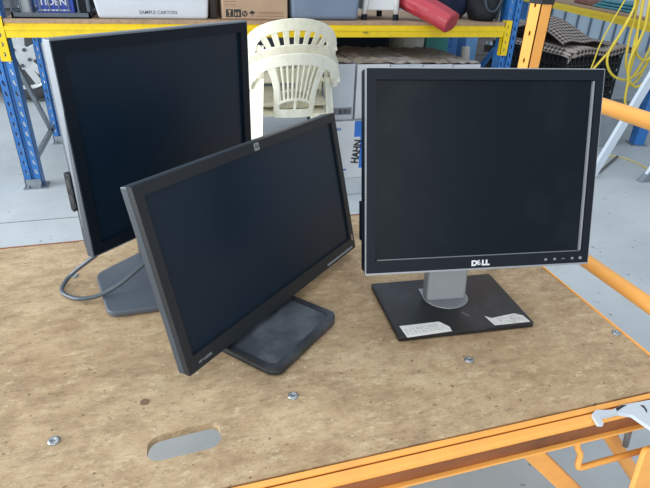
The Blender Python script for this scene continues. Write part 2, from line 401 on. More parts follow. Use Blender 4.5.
# --- square silver-rimmed monitor, right
dl = thing('monitor', (.49,.73,ZT), 'square black monitor with silver rim and silver stand neck on flat rectangular base', 'monitor')
T = frame_T((.486,.6565,.6345), -7.5, 17.14)
w_, h_ = .405, .3284
s = MB(T); s.plate([rrect(-w_/2-.0014, w_/2+.0010, -.0030, h_+.0016, .002, 3), rrect(-w_/2, w_/2, 0, h_, .0015, 3)], .007, X=(1,0,0), Y=(0,0,1), O=(0,.007,0)); s.build('rim', 'silver', dl)['label'] = 'silver rim around the black bezel'
# plate() extrudes along X x Y = -Y, so O.y is the back of the plate
sx0, sx1, sz0, sz1 = -.1872, .1892, .0205, .3115
s = MB(T)
for (a,b_,c_,d_) in ((-w_/2,w_/2,sz1,h_),(-w_/2,w_/2,0,sz0),(-w_/2,sx0,sz0,sz1),(sx1,w_/2,sz0,sz1)): s.box(a,b_,0,.012,c_,d_)
s.build('bezel', 'plastic_black', dl)
s = MB(T); s.box(sx0,sx1,.006,.008,sz0,sz1); sc = s.build('screen', 'lcd', dl)
s = MB(T); s.box(sx1-.0042,sx1-.001,.0018,.006,sz0+.002,sz1-.001); s.box(sx0+.004,sx1-.001,.0035,.006,sz0,sz0+.0012); s.build('screen_edge_strip', 'silver', sc)['label'] = 'strip of the screen inset reflecting light, coloured silver'  # silver colour stands for light reflecting off the inset's side
s = MB(T); s.box(-w_/2-.001,w_/2+.001,.0075,.034,-.001,h_+.001)
s.add([(-w_/2+.004,.034,.004),(w_/2-.004,.034,.004),(w_/2-.004,.034,h_-.004),(-w_/2+.004,.034,h_-.004),(-.15,.064,.04),(.15,.064,.04),(.15,.064,h_-.04),(-.15,.064,h_-.04)],
      [(0,1,5,4),(1,2,6,5),(2,3,7,6),(3,0,4,7),(4,5,6,7),(0,3,2,1)])
s.build('back_housing', 'plastic_black', dl, bevel=.003)
s = MB(T); Xv = T.to_3x3() @ Vector((1,0,0)); Zv = T.to_3x3() @ Vector((0,0,1))
def onface(T, x, z, y=0): return T @ Vector((x, y, z))
s = MB(); s.text('D', .0125, .0008, Xv, Zv, onface(T,-.0172,.0048,-.0003), bold=.0007, sx=1.12)
s.text('E', .0112, .0008, (Xv*.95+Zv*.32), (Zv*.95-Xv*.32), onface(T,-.0056,.0050,-.0003), bold=.00035, sx=1.05)
s.text('LL', .0125, .0008, Xv, Zv, onface(T,.0018,.0048,-.0003), bold=.0007, sx=1.12)
s.build('brand_lettering', 'white_mark', dl)
for i, bx in enumerate((.121,.138,.1545,.1715,.187)):
    s = MB(T)
    if i == 4: s.lathe([(.0028,0),(.0028,.0012)], (bx,-.0010,.009), 14, 'y')
    elif i == 2: s.box(bx-.003,bx+.003,-.0009,0,.0085,.0095)
    else: s.box(bx-.0022,bx+.0022,-.0009,0,.0072,.0108)
    s.build('button', 'grey_mark', dl)
s = MB(T); s.box(-w_/2-.003,-w_/2+.002,.018,.040,.052,.118); s.box(-w_/2-.0035,-w_/2-.003,.022,.036,.062,.074); s.box(-w_/2-.0035,-w_/2-.003,.022,.036,.09,.102); s.build('usb_hub', 'plastic_black', dl, bevel=.001)
# base
Tb = Matrix.Translation((.4784,.6434,ZT)) @ Matrix.Rotation(R(-4.4),4,'Z')
s = MB(Tb); s.prism(rrect(-.133,.133,0,.1774,.004,3), .0015, .0115); bs = s.build('base', 'base_black', dl, bevel=.0015)
for cx, cy in ((-.11,.02),(.11,.02),(-.11,.155),(.11,.155)):
    s = MB(Tb); s.lathe([(.008,0),(.008,.002)], (cx,cy,0), 14); s.build('rubber_foot', 'rubber', bs)
# neck: flat silver column with rounded lighter left edge, and half disc collar
Tn = Matrix.Translation((.4845,.737,ZT)) @ Matrix.Rotation(R(-7),4,'Z')
s = MB(Tn); s.prism(rrect(-.0375,.0375,.004,.032,.010,4), .0115, .030)
s.add([(-.0425,0,.012),(.0385,0,.012),(.0385,.03,.012),(-.0425,.03,.012),(-.0425,.045,.30),(.0385,.045,.30),(.0385,.07,.30),(-.0425,.07,.30)],
      [(0,3,2,1),(4,5,6,7),(0,1,5,4),(1,2,6,5),(2,3,7,6),(3,0,4,7)])
s.build('neck', 'silver_dull', dl, bevel=.006, seg=3)
s = MB(Tn); pts = [(.0455*math.cos(R(a)), .012+.040*math.sin(R(a))) for a in range(180, 361, 10)]+[(.045,.045),(-.045,.045)]
s.prism(pts, .0115, .0142); s.build('collar', 'silver', dl, bevel=.001)['label'] = 'lighter half-round collar at the foot of the neck'
L1 = [(.3590,.6834),(.4365,.6788),(.4485,.6600),(.4465,.6478),(.3600,.6500)]
L2 = [(.5297,.6735),(.5400,.6650),(.5900,.6680),(.6030,.6580),(.6045,.6380),(.5330,.6440)]
for nm, pts, lab in (('paper_label', L1, 'creased printed label at the left front of the base'),
                ('paper_label', L2, 'torn printed label at the right front of the base')):
    s = MB(); s.prism([(x,y) for x, y in pts], ZT+.0116, ZT+.0122); lb = s.build(nm, 'paper', dl); lb['label'] = lab
fp = mat('faint_print', (160,156,150), .7)
for (xa, ya, dx_) in ((.364,.6570,.0075),(.547,.6460,.005)):
    s = MB()
    for k in range(5):
        s.box(xa, xa+dx_*8.5, ya+k*.0036+.0003, ya+k*.0036+.0005, ZT+.0121, ZT+.01222)
        for a in range(9):
            if random.random() < .7: s.box(xa+a*dx_, xa+a*dx_+.003+random.random()*.002, ya+k*.0036, ya+.0008+k*.0036, ZT+.0122, ZT+.0124)
    s.build('label_print', fp, dl)
s = MB(); s.prism([(.492,.6945),(.4985,.681),(.5035,.6815),(.4955,.6975)], ZT+.0115, ZT+.0119); s.build('scuff_mark', mat('grey_scuff', (96,98,100), .6), dl)

# --- wide dark monitor, centre
hp = thing('monitor', (.10,.78,ZT), 'wide black monitor in the middle, turned and tilted back, on a dusty square base', 'monitor')
T = frame_T((.1792,.7990,.5230), 41.05, 13.65); w_, h_ = .5120, .3030
Xv = T.to_3x3() @ Vector((1,0,0)); Zv = T.to_3x3() @ Vector((0,0,1))
sx0, sx1, sz0, sz1 = -.2405, .2405, .0265, .2865
s = MB(T)
for (a,b_,c_,d_) in ((-w_/2,w_/2,sz1,h_),(-w_/2,w_/2,0,sz0),(-w_/2,sx0,sz0,sz1),(sx1,w_/2,sz0,sz1)): s.box(a,b_,0,.010,c_,d_)
s.build('bezel', 'bezel_dark', hp)
s = MB(T); s.box(sx0,sx1,.0045,.0065,sz0,sz1); s.build('screen', 'lcd2', hp)
s = MB(T); s.box(-w_/2,w_/2,.0112,.026,0,h_); s.box(-w_/2+.003,w_/2-.003,.009,.012,.003,h_-.003)
s.add([(-w_/2+.002,.026,.002),(w_/2-.002,.026,.002),(w_/2-.002,.026,h_-.002),(-w_/2+.002,.026,h_-.002),(-.17,.052,.05),(.17,.052,.05),(.17,.052,h_-.04),(-.17,.052,h_-.04)],
      [(0,1,5,4),(1,2,6,5),(2,3,7,6),(3,0,4,7),(4,5,6,7),(0,3,2,1)])
s.build('back_housing', 'plastic_dark', hp, bevel=.0015)
s = MB(T); s.plate([rrect(-.0065,.0065,-.0065,.0065,.0022)], .0008, X=(1,0,0), Y=(0,0,1), O=(.0015,0,.2946)); lo = s.build('logo_badge', 'silver', hp); lo['label'] = 'small silver logo badge'
s = MB(); s.text('hp', .0105, .0006, (Xv+Zv*0), (Zv+Xv*.22), onface(T,-.0038,.2925,-.0010), bold=.0002); s.build('logo_lettering', mat('logo_grey', (92,96,100), .5), lo)
s = MB(); s.text('HP LA2205', .0062, .0005, Xv, Zv, onface(T,-.2335,.0085,-.0003), bold=.00012); s.build('model_lettering', 'grey_mark', hp)
s = MB(T); s.box(.140,.243,-.0006,0,.0045,.0090); s.build('pale_strip', 'grey_mark', hp)['label'] = 'long pale strip at the lower right of the bezel'  # pale strip along the lower right bezel
s = MB(T); s.box(.2455,.2505,-.0006,0,.020,.034); s.build('energy_sticker', mat('pink_grey_sticker', (150,130,122), .5), hp)
Tb = Matrix.Translation((.1905,.6770,ZT)) @ Matrix.Rotation(R(41.4),4,'Z')
out = rrect(-.096,.096,0,.20,.022,6)
s = MB(Tb); s.prism(out, .0015, .011); s.plate([out, rrect(-.085,.085,.014,.188,.015,6)], .0045, O=(0,0,.011)); bs = s.build('base', 'base_hp', hp, bevel=.002)
s = MB(Tb); s.prism(rrect(-.0855,.0855,.0135,.1885,.014,6), .0105, .0125); s.build('base_tray', mat('dusty_tray', (62,68,76), .42, var=.2, scale=9, dirt=(112,120,126), dirt_amt=.5, dscale=14), bs)['label'] = 'sunken dusty tray of the base'
for cx, cy in ((-.08,.02),(.08,.02),(-.08,.18),(.08,.18)):
    s = MB(Tb); s.lathe([(.008,0),(.008,.002)], (cx,cy,0), 14); s.build('rubber_foot', 'rubber', bs)
s = MB(Tb); s.add([(-.035,.145,.012),(.035,.145,.012),(.035,.178,.012),(-.035,.178,.012),(-.03,.155,.16),(.03,.155,.16),(.03,.185,.16),(-.03,.185,.16)],
      [(0,3,2,1),(4,5,6,7),(0,1,5,4),(1,2,6,5),(2,3,7,6),(3,0,4,7)]); s.build('neck', 'plastic_dark', hp, bevel=.004)
s = MB(T); s.box(-.04,.04,.050,.062,.09,.17); s.build('mount_plate', 'plastic_dark', hp, bevel=.003)

# --- tall silver-sided monitor, left rear
lm = thing('monitor', (-.02,.97,ZT), 'large black monitor with silver side and side USB ports at the left rear', 'monitor')
T = frame_T((.0077,1.037,.610), 41.18, .12); w_, h_ = .443, .3642
s = MB(T); s.plate([rrect(-w_/2-.002, w_/2+.002, -.003, h_+.003, .003, 3), rrect(-w_/2+.001, w_/2-.001, .001, h_-.001, .002, 3)], .0165, X=(1,0,0), Y=(0,0,1), O=(0,.0165,0)); s.build('rim', mat('pale_silver_rim', (116,124,132), .42, .1, var=.05), lm)['label'] = 'pale silver rim'
sx0, sx1, sz0, sz1 = -.2035, .2015, .0185, .346
s = MB(T)
for (a,b_,c_,d_) in ((-w_/2,w_/2,sz1,h_),(-w_/2,w_/2,0,sz0),(-w_/2,sx0,sz0,sz1),(sx1,w_/2,sz0,sz1)): s.box(a,b_,-.0012,.012,c_,d_)
s.build('bezel', 'plastic_black', lm)
s = MB(T); s.box(sx0,sx1,.005,.007,sz0,sz1); s.build('screen', 'lcd2', lm)
s = MB(T); s.box(-w_/2+.004,w_/2-.004,.016,.034,.004,h_-.004)
s.add([(-w_/2+.006,.034,.006),(w_/2-.006,.034,.006),(w_/2-.006,.034,h_-.006),(-w_/2+.006,.034,h_-.006),(-.15,.066,.05),(.15,.066,.05),(.15,.066,h_-.05),(-.15,.066,h_-.05)],
      [(0,1,5,4),(1,2,6,5),(2,3,7,6),(3,0,4,7),(4,5,6,7),(0,3,2,1)])
s.build('back_housing', 'plastic_dark', lm, bevel=.003)
s = MB(T); s.prism([(-.0014,-.003),(.0166,-.003),(.0166,.045),(.0125,.06),(.006,.20),(-.0014,.26)], -w_/2-.0030, -w_/2-.0015, axis='x'); s.build('side_shade', mat('slate_shade', (60,70,80), .42, var=.06), lm)['label'] = 'shade towards the bottom of the left side, painted as a slate wedge'  # wedge paints the side getting darker downwards as its light falls off
s = MB(T); s.prism([(.018,.092),(.030,.080),(.036,.084),(.036,.152),(.018,.152)], -w_/2-.004, -w_/2+.006, axis='x'); hb = s.build('usb_hub', 'plastic_black', lm, bevel=.001)
for zc in (.106,.134):
    s = MB(T); s.box(-w_/2-.0046,-w_/2-.0038,.021,.033,zc-.008,zc+.008); s.build('usb_port', mat('port_black', (8,8,9), .5), hb)
bp = roundpoly([(-.149,.846),(.095,.849),(.130,.985),(.06,1.075),(-.10,1.070),(-.183,.995)], .018, 5)
s = MB(); s.prism(bp, ZT+.0015, ZT+.013); bs = s.build('base', 'base_grey', lm, bevel=.003, seg=3)
for cx, cy in ((-.12,.87),(.07,.87),(-.1,1.04),(.05,1.04)):
    s = MB(); s.lathe([(.008,0),(.008,.002)], (cx,cy,ZT), 14); s.build('rubber_foot', 'rubber', bs)
s = MB(T); s.box(-.035,.035,.064,.088,-.02,.24); s.build('slider', 'silver_dull', lm, bevel=.004)
s = MB(Matrix.Translation((-.042,1.062,ZT)) @ Matrix.Rotation(R(41),4,'Z')); s.box(-.045,.045,-.0,.04,.012,.20) ; s.build('neck', 'plastic_dark', lm, bevel=.006)
# cable
cb = smooth_path([(.055,1.035,.612),(0,1.005,.606),(-.075,.985,.600),(-.145,.975,.582),(-.192,.980,.550),(-.227,.992,.519),(-.2420,.972,.507),(-.2400,.950,.5055),(-.226,.932,.5055),(-.205,.915,.508),(-.170,.905,.516),(-.130,.905,.535),(-.085,.920,.562),(-.030,.945,.59),(.02,.97,.61)], 8)
s = MB(); s.tube(cb, .0042, 12); tag(s.build('video_cable', 'cable', smooth=True), 'thick grey cable looping on the plywood below the left rear monitor', 'cable')

# ------------------------------------------------------------------ pallet racking
def teardrop(cx, cz, s=1):
    return [(cx-.006*s,cz+.012*s),(cx+.001*s,cz+.013*s),(cx+.004*s,cz-.002*s),(cx+.008*s,cz-.012*s),(cx+.001*s,cz-.014*s),(cx-.005*s,cz-.004*s)]
def upright(x0, y0, w, d, h, parent, flip=1, zlist=None):
    """C-profile post: front face with two columns of slots, centre groove, two sides"""
    s = MB(); n = int(h/.05)
    fw = w/2-.006
    for sgn in (0, 1):
        xa = x0+sgn*(w-fw)
        s.slotted(xa, xa+fw, .008, h, teardrop(0,0,.98), xa+fw/2, .05, y0, .002)
    s.box(x0+fw-.001, x0+w-fw+.001, y0+.007, y0+.009, .008, h)
    s.box(x0+fw-.002, x0+fw, y0, y0+.009, .008, h); s.box(x0+w-fw, x0+w-fw+.002, y0, y0+.009, .008, h)
    # right side carries a column of slots seen from inside, left side plain
    s.box(x0, x0+.002, y0, y0+d, .008, h)
    s.slotted(y0, y0+d, .008, h, teardrop(0,0,.8), y0+d/2, .05, x0+w-.002, .002, axis='x')
    u = s.build('upright', 'blue', parent)
    s = MB(); s.box(x0-.012, x0+w+.022, y0-.02, y0+d+.01, 0, .006); s.box(x0+.004, x0+w-.004, y0-.004, y0-.001, .006, .05); s.box(x0-.003, x0-.001, y0, y0+d, .006, .05)
    for bx in (x0+.012, x0+w-.012): s.lathe([(.007,0),(.007,.010),(.003,.012)], (bx,y0-.010,.006), 6)
    s.build('foot_plate', 'galv', u)
    return u
def connector(xc, y0, parent, wid=.046):
    s = MB()
    holes = [[(xc+hx, hz) for hx, hz in [(-.004,z+.010),(.004,z+.004),(.004,z-.006),(-.002,z-.012),(-.006,z-.008),(-.001,z-.002),(-.001,z+.002),(-.007,z+.006)]] for z in (.672,.716,.758,.80)]
    s.plate([rrect(xc-wid/2, xc+wid/2, .640, .835, .004, 2)]+holes, .003, X=(1,0,0), Y=(0,0,1), O=(0,y0,0))
    sd = .001 if xc < .5 else -.001
    s.box(min(xc+(wid/2-.003)*(1 if xc<.5 else -1), xc+(wid/2)*(1 if xc<.5 else -1)), max(xc+(wid/2-.003)*(1 if xc<.5 else -1), xc+(wid/2)*(1 if xc<.5 else -1)), y0-.003, y0+.03, .640, .835)
    s.build('beam_connector', 'yellow', parent)
def beam(x0, x1, y0, parent, zb=.744, zt=.806):
    s = MB(); s.prism([(y0,zb),(y0,zt-.012),(y0+.006,zt-.012),(y0+.006,zt),(y0+.04,zt),(y0+.04,zb)], x0, x1, axis='x')
    s.prism([(y0-.0035,zt-.030),(y0,zt-.032),(y0,zt-.012),(y0-.0035,zt-.014)], x0, x1, axis='x')
    return s.build('beam', 'yellow', parent, bevel=.001)
YF = 2.858
rk = thing('pallet_rack', (.63,3.28,0), 'blue and yellow pallet rack bay behind the monitors with a loaded chipboard shelf', 'storage rack')
for x0, uw in ((-.768, .080), (1.945, .09)):
    upright(x0, YF, uw, .07, 2.3, rk); upright(x0+.02, YF+.78, uw, .07, 2.3, rk)
    for (a, b_) in (((.10,.66),(.62,.12)),((.72,.70),(.12,1.3)),((.12,.12),(.70,.13))):
        s = MB(); s.bar((x0+.045,YF+.03+a[0],a[1]), (x0+.045,YF+.03+b_[0],b_[1]), .03, .018, up=(1,0,0)); s.build('brace', 'galv' if x0 < 0 else 'blue', rk)
connector(-.712, YF-.003, rk); connector(1.926+.038, YF-.003, rk)
beam(-.69, 1.945, YF-.006, rk); beam(-.69, 1.945, YF+.80, rk)
s = MB(); s.box(-.69, 1.945, YF-.004, YF+.845, .8065, .8245); s.build('shelf_board', 'chip', rk)
s = MB(); s.prism(rrect(1.055,1.083,.765,.773,.003,3), YF-.0105, YF-.0095, axis='y'); s.build('beam_sticker', mat('grey_yellow_label', (150,130,40), .6), rk)

# second bay running back along the right
d2 = Vector((.378,.926,0)).normalized(); n2 = Vector((.926,-.378,0)).normalized()
ang = math.atan2(d2.y, d2.x)
rk2 = thing('pallet_rack', (3.7,4.1,0), 'second pallet rack at the far right, its yellow beam draped with yellow cord', 'storage rack')
B0 = Vector((3.245,2.935,0))
def T2(along, off=0, z=0): return B0+d2*along+n2*off+Vector((0,0,z))
Tr = Matrix.Translation(B0) @ Matrix.Rotation(ang,4,'Z')      # local x along the beam, local -y away from camera side (n2)
for a0, off in ((-.06,0),(-.06,.8),(4.05,0)):
    if True:
        s = MB(Tr)
        y = -off
        s.slotted(a0, a0+.045, .008, 2.3, teardrop(0,0,.9), a0+.024, .05, y-.002, .002)
        s.slotted(a0+.045, a0+.09, .008, 2.3, teardrop(0,0,.9), a0+.067, .05, y-.002, .002)
        s.box(a0, a0+.002, y-.07, y, .008, 2.3); s.box(a0+.088, a0+.09, y-.07, y, .008, 2.3)
        u = s.build('upright', 'blue', rk2)
        s = MB(Tr); s.box(a0-.02, a0+.11, y-.09, y+.02, 0, .006); s.build('foot_plate', 'galv', u)
s = MB(Tr); s.box(.02, 4.1, -.034, .006, .744, .806); s.box(.02, 4.1, .004, .0095, .775, .792); s.build('beam', 'yellow', rk2)
s = MB(Tr); s.box(.02, 4.1, -.84, -.80, .744, .806); s.build('beam', 'yellow', rk2)
s = MB(Tr); s.box(-.02, .03, .004, .010, .64, .83); s.build('beam_connector', 'yellow', rk2)
s = MB(Tr); s.box(.02, 4.1, -.84, .004, .8065, .8245); s.build('shelf_board', 'chip', rk2)
# loads of that shelf
s = MB(Tr); s.box(.42,.70,-.55,-.06,.8245,1.02); s.build('t', 'whitebox'); ob = C.objects['t']; ob.name = 'storage_box'; tag(ob, 'white box on the far right shelf behind the hanging cords', 'box')
s = MB(Tr @ Matrix.Translation((.72,-.02,.8245)));
for k in range(3): s.box(.03+k*.01, .95-.03*k, -.50, -.05-.02*k, .002+k*.022, .020+k*.022)
tag(s.build('folded_tarpaulin', mat('teal_sheet', (58,128,140), .45, var=.3, scale=8), bevel=.008), 'folded teal sheet lying on the far right shelf beside the white box', 'tarpaulin')
s = MB(Tr @ Matrix.Translation((1.72,-.02,.8245))); s.box(0,.55,-.45,-.06,0,.05); tag(s.build('folded_blanket', mat('brown_blanket', (124,84,74), .8, var=.3), bevel=.015), 'brown folded blanket on the far right shelf beyond the teal sheet', 'blanket')

# ------------------------------------------------------------------ things on the main shelf
ZS = .8246
# wire-sided crate with a blue pack in it
cr = thing('plastic_crate', (-.49,3.08,ZS), 'grey barred crate holding a blue pack at the left end of the shelf', 'crate')
s = MB(); x0, x1, y0, y1, hh = -.655, -.318, 2.885, 3.25, .24
s.box(x0,x1,y0,y1,ZS,ZS+.006); s.box(x0,x1,y0,y0+.008,ZS,ZS+.024); s.box(x0,x1,y1-.008,y1,ZS,ZS+.024); s.box(x0,x0+.008,y0,y1,ZS,ZS+.024); s.box(x1-.008,x1,y0,y1,ZS,ZS+.024)
s.box(x0-.004,x1+.004,y0-.004,y0+.008,ZS+hh-.02,ZS+hh); s.box(x0-.004,x1+.004,y1-.008,y1,ZS+hh-.02,ZS+hh); s.box(x0-.004,x0+.006,y0,y1,ZS+hh-.02,ZS+hh); s.box(x1-.006,x1+.004,y0,y1,ZS+hh-.02,ZS+hh)
for k in range(9):
    xx = x0+.004+(x1-x0-.012)*k/8; s.box(xx-.003,xx+.003,y0,y0+.006,ZS+.03,ZS+hh-.01); s.box(xx-.003,xx+.003,y1-.006,y1,ZS+.03,ZS+hh-.01)
for k in range(9):
    yy = y0+.004+(y1-y0-.012)*k/8; s.box(x0,x0+.006,yy-.003,yy+.003,ZS+.03,ZS+hh-.01); s.box(x1-.006,x1,yy-.003,yy+.003,ZS+.03,ZS+hh-.01)
s.build('crate_body', 'greycrate', cr)
s = MB(); s.box(-.545,-.385,2.905,3.10,ZS+.035,ZS+.20); bp_ = s.build('detergent_pack', 'blueprint', None, bevel=.004); tag(bp_, 'blue pack with white lettering inside the grey crate', 'packet')
bp_.location.z = ZS+.007+.012
s = MB(); s.text('TIDEN', .042, .0006, (1,0,0), (0,0,1), (-.535,2.9045,ZS+.056), bold=.001, sx=1.0)
for k in range(8): s.box(-.537+k*.017,-.537+k*.017+.013,2.9042,2.905,ZS+.031,ZS+.037)
s.build('pack_lettering', 'white_mark', bp_)
s = MB(); s.box(-.620,-.570,2.91,3.00,ZS+.007,ZS+.10); tag(s.build('bottle_pack', mat('grey_white_pack', (168,172,176), .5), bevel=.01), 'pale grey packet at the left inside the grey crate', 'packet')
s = MB(); s.box(-.365,-.330,2.91,3.05,ZS+.007,ZS+.16); tag(s.build('black_case', 'plastic_black', bevel=.004), 'black slab standing at the right inside the grey crate', 'case')
# sample carton sack
s = MB(); T = Matrix.Identity(4)
s.prism(roundpoly([(-.283,ZS+.001),(.232,ZS+.001),(.240,ZS+.10),(.236,ZS+.26),(-.286,ZS+.27),(-.299,ZS+.10)], .018, 4), 2.885, 3.20, axis='y')
ob = s.build('sample_carton', 'bagplastic', bevel=.012, seg=3); tag(ob, 'white sample carton with grey lettering between the barred crate and the brown box', 'carton')
s = MB(); s.text('SAMPLE CARTON', .0215, .0008, (1,0,0), (0,0,1), (-.095,2.8845,ZS+.024), bold=.0003, sx=1.05); s.build('carton_lettering', mat('grey_ink', (104,106,112), .6), ob)
s = MB(); s.box(.245,.283,2.93,3.15,ZS+.001,ZS+.20); tag(s.build('gap_slab', mat('dark_brown_gap', (50,42,38), .6), bevel=.006), 'dark slab added for the dark gap between the white carton and the brown box', 'filler')  # added slab standing for the dark gap between carton and box
# brown cardboard box with handling symbols
bx = thing('cardboard_box', (.47,3.04,ZS), 'brown cardboard box printed with handling symbols above the white chairs', 'cardboard box')
s = MB(); s.box(.304,.640,2.880,3.20,ZS+.001,ZS+.26); s.build('carton', 'card', bx, bevel=.002)
s = MB(); Y_ = 2.8795
def sym(x, kind):
    z = ZS+.014; w = .036; h = .036
    def P(lps): s.plate(lps, .0006, X=(1,0,0), Y=(0,0,1), O=(0,Y_,0))
    if kind == 0: P([rrect(x,x+w,z,z+h,.001,1),[(x+.008,z+h-.004),(x+w-.008,z+h-.004),(x+w/2+.003,z+h/2),(x+w/2+.002,z+.008),(x+w-.010,z+.004),(x+.010,z+.004),(x+w/2-.002,z+.008),(x+w/2-.003,z+h/2)]])
    if kind == 1:
        P([rrect(x,x+w,z,z+h,.001,1),[(x+.005,z+.006),(x+.013,z+.006),(x+.013,z+.020),(x+.009,z+.027),(x+.005,z+.020)],[(x+.018,z+.006),(x+.027,z+.006),(x+.027,z+.020),(x+.0225,z+.027),(x+.018,z+.020)]])
    if kind == 2:
        P([[(x+.015+.014*math.cos(a*math.pi/8),z+.016+.014*math.sin(a*math.pi/8)) for a in range(16)],[(x+.015+.009*math.cos(a*math.pi/8),z+.016+.009*math.sin(a*math.pi/8)) for a in range(16)]]); P([[(x+.008,z+.006),(x+.012,z+.006),(x+.024,z+.028),(x+.020,z+.028)]])
    if kind == 3:
        P([[(x+.015+.014*math.cos(a*math.pi/8),z+.016+.014*math.sin(a*math.pi/8)) for a in range(0,9)]]); P([rrect(x+.0135,x+.0165,z+.002,z+.018,.0005,1)])
for k, x in enumerate((.322,.362,.402,.440)): sym(x, k)
s.build('handling_symbols', 'dark_mark', bx)
s = MB()
for (a,b_,z) in ((.318,.336,.070),(.340,.375,.070),(.318,.336,.084),(.340,.375,.084),(.470,.480,.036),(.488,.62,.036),(.488,.62,.029),(.47,.62,.018),(.318,.380,.098)): s.box(a,b_,Y_,Y_+.0006,ZS+z,ZS+z+.003)
s.box(.315,.378,Y_,Y_+.0006,ZS+.062,ZS+.0635); s.box(.315,.378,Y_,Y_+.0006,ZS+.108,ZS+.1095)
s.build('small_print', mat('brown_print', (128,100,80), .7), bx)
s = MB(); s.box(.304,.640,2.879,2.880,ZS+.004,ZS+.007); s.build('box_seam', mat('seam', (128,104,84), .8), bx)
# translucent tub
s = MB(); 
def taper(s, x0, x1, y0, y1, z0, z1, t):
    return s.add([(x0+t,y0+t,z0),(x1-t,y0+t,z0),(x1-t,y1-t,z0),(x0+t,y1-t,z0),(x0,y0,z1),(x1,y0,z1),(x1,y1,z1),(x0,y1,z1)], [(0,3,2,1),(4,5,6,7),(0,1,5,4),(1,2,6,5),(2,3,7,6),(3,0,4,7)])
tb = thing('storage_tub', (.85,3.06,ZS), 'large blue-grey see-through storage tub on the shelf beside the brown box', 'storage tub')
s = MB(); taper(s, .648, 1.048, 2.872, 3.26, ZS+.001, ZS+.25, .014); s.build('tub_body', 'tub', tb, bevel=.022, seg=4, smooth=False)
s = MB(); s.box(.64,1.056,2.865,3.27,ZS+.245,ZS+.262); s.build('tub_lid', 'tub', tb, bevel=.006)
# white stool
st = thing('step_stool', (1.18,3.03,ZS), 'white plastic stool with black rubber feet standing on the shelf', 'stool')
s = MB(); s.box(1.095,1.265,2.93,3.17,ZS+.050,ZS+.22); s.build('stool_body', 'whitebox', st, bevel=.006)
for sx, sy in ((0,0),(1,0),(0,1),(1,1)):
    xb = 1.082 if not sx else 1.272; xt = 1.105 if not sx else 1.258; yy = 2.925 if not sy else 3.175
    s = MB(); s.tube([(xb,yy,ZS+.030),(xt,yy,ZS+.22)], [.0155,.020], 10); lg = s.build('leg', 'whitebox', st, smooth=True)
    s = MB(); s.tube([(xb,yy,ZS+.001),(xb+(xt-xb)*.12,yy,ZS+.032)], [.017,.0165], 10); s.build('rubber_foot', 'plastic_black', lg)
# red bolster
T = Matrix.Translation((1.515,2.745,.782)) @ Matrix.Rotation(R(34),4,'Z') @ Matrix.Rotation(R(20),4,'X')
s = MB(T); hexp = [(-.052,.020),(-.030,-.004),(.026,.006),(.053,.028),(.050,.078),(.012,.088),(-.040,.078),(-.056,.050)]
nn = 7; vs = []; fs = []
for i in range(nn):
    tt = i/(nn-1); sc_ = 1.18+.12*tt
    for (hx, hz) in hexp: vs.append((hx*sc_+random.uniform(-.002,.002), .42*tt, hz*sc_+.004*math.sin(6*tt)))
for i in range(nn-1):
    for k in range(8): fs.append((i*8+k,i*8+(k+1)%8,(i+1)*8+(k+1)%8,(i+1)*8+k))
fs += [tuple(range(7,-1,-1)), tuple(range((nn-1)*8,nn*8))]
s.add(vs, fs); tag(s.build('bolster', 'red', bevel=.010, seg=3), 'red vinyl bolster poking out over the yellow beam', 'bolster')
# dark bags
def blob(name, c, r, m, label, cat, seed, sq=1.0, parent=None):
    rnd = random.Random(seed); bm = bmesh.new(); bmesh.ops.create_icosphere(bm, subdivisions=4, radius=1)
    ph = [rnd.uniform(0,6) for _ in range(6)]
    for v in bm.verts:
        a = v.co.copy(); k = 1+.10*math.sin(3*a.x+ph[0])*math.cos(4*a.z+ph[1])+.06*math.sin(7*a.y+ph[2])*math.sin(6*a.x+ph[3])+.03*math.sin(13*a.z+ph[4]+5*a.x)
        v.co = Vector((a.x*r[0]*k, a.y*r[1]*k, max(-r[2]*.72, a.z*r[2]*k)))
    zmin = min(v.co.z for v in bm.verts)
    for v in bm.verts: v.co.z -= zmin
    for f in bm.faces: f.smooth = True
    me = bpy.data.meshes.new(name); bm.to_mesh(me); bm.free(); me.materials.append(M[m]); o = bpy.data.objects.new(name, me); C.objects.link(o); o.location = c
    if parent is not None: o.parent = parent; o.location = Vector(c)-wloc(parent)
    if label: tag(o, label, cat)
    return o
blob('travel_bag', (1.70,3.17,ZS+.001), (.17,.15,.17), 'navy', 'dark navy soft bag behind the end of the red bolster', 'bag', 3)
bg = blob('black_bag', (1.845,2.975,ZS+.001), (.095,.11,.17), 'black_cloth', 'black bag with a strap at the right end of the shelf', 'bag', 5)
s = MB(); s.tube(smooth_path([(1.775,2.865,ZS+.16),(1.80,2.852,ZS+.075),(1.85,2.852,ZS+.06),(1.89,2.87,ZS+.10),(1.925,2.88,ZS+.2)], 6), .0065, 8); s.build('strap', 'plastic_dark', bg, smooth=True)
s = MB(); s.tube([(1.925,2.885,ZS+.008),(1.975,2.90,ZS+.28)], .010, 8); 
s.v = [Vector((v.x-.03, v.y, v.z)) for v in s.v]
tag(s.build('walking_pole', 'plastic_dark', smooth=True), 'dark rod leaning at the right end of the shelf beside the black bag', 'rod')

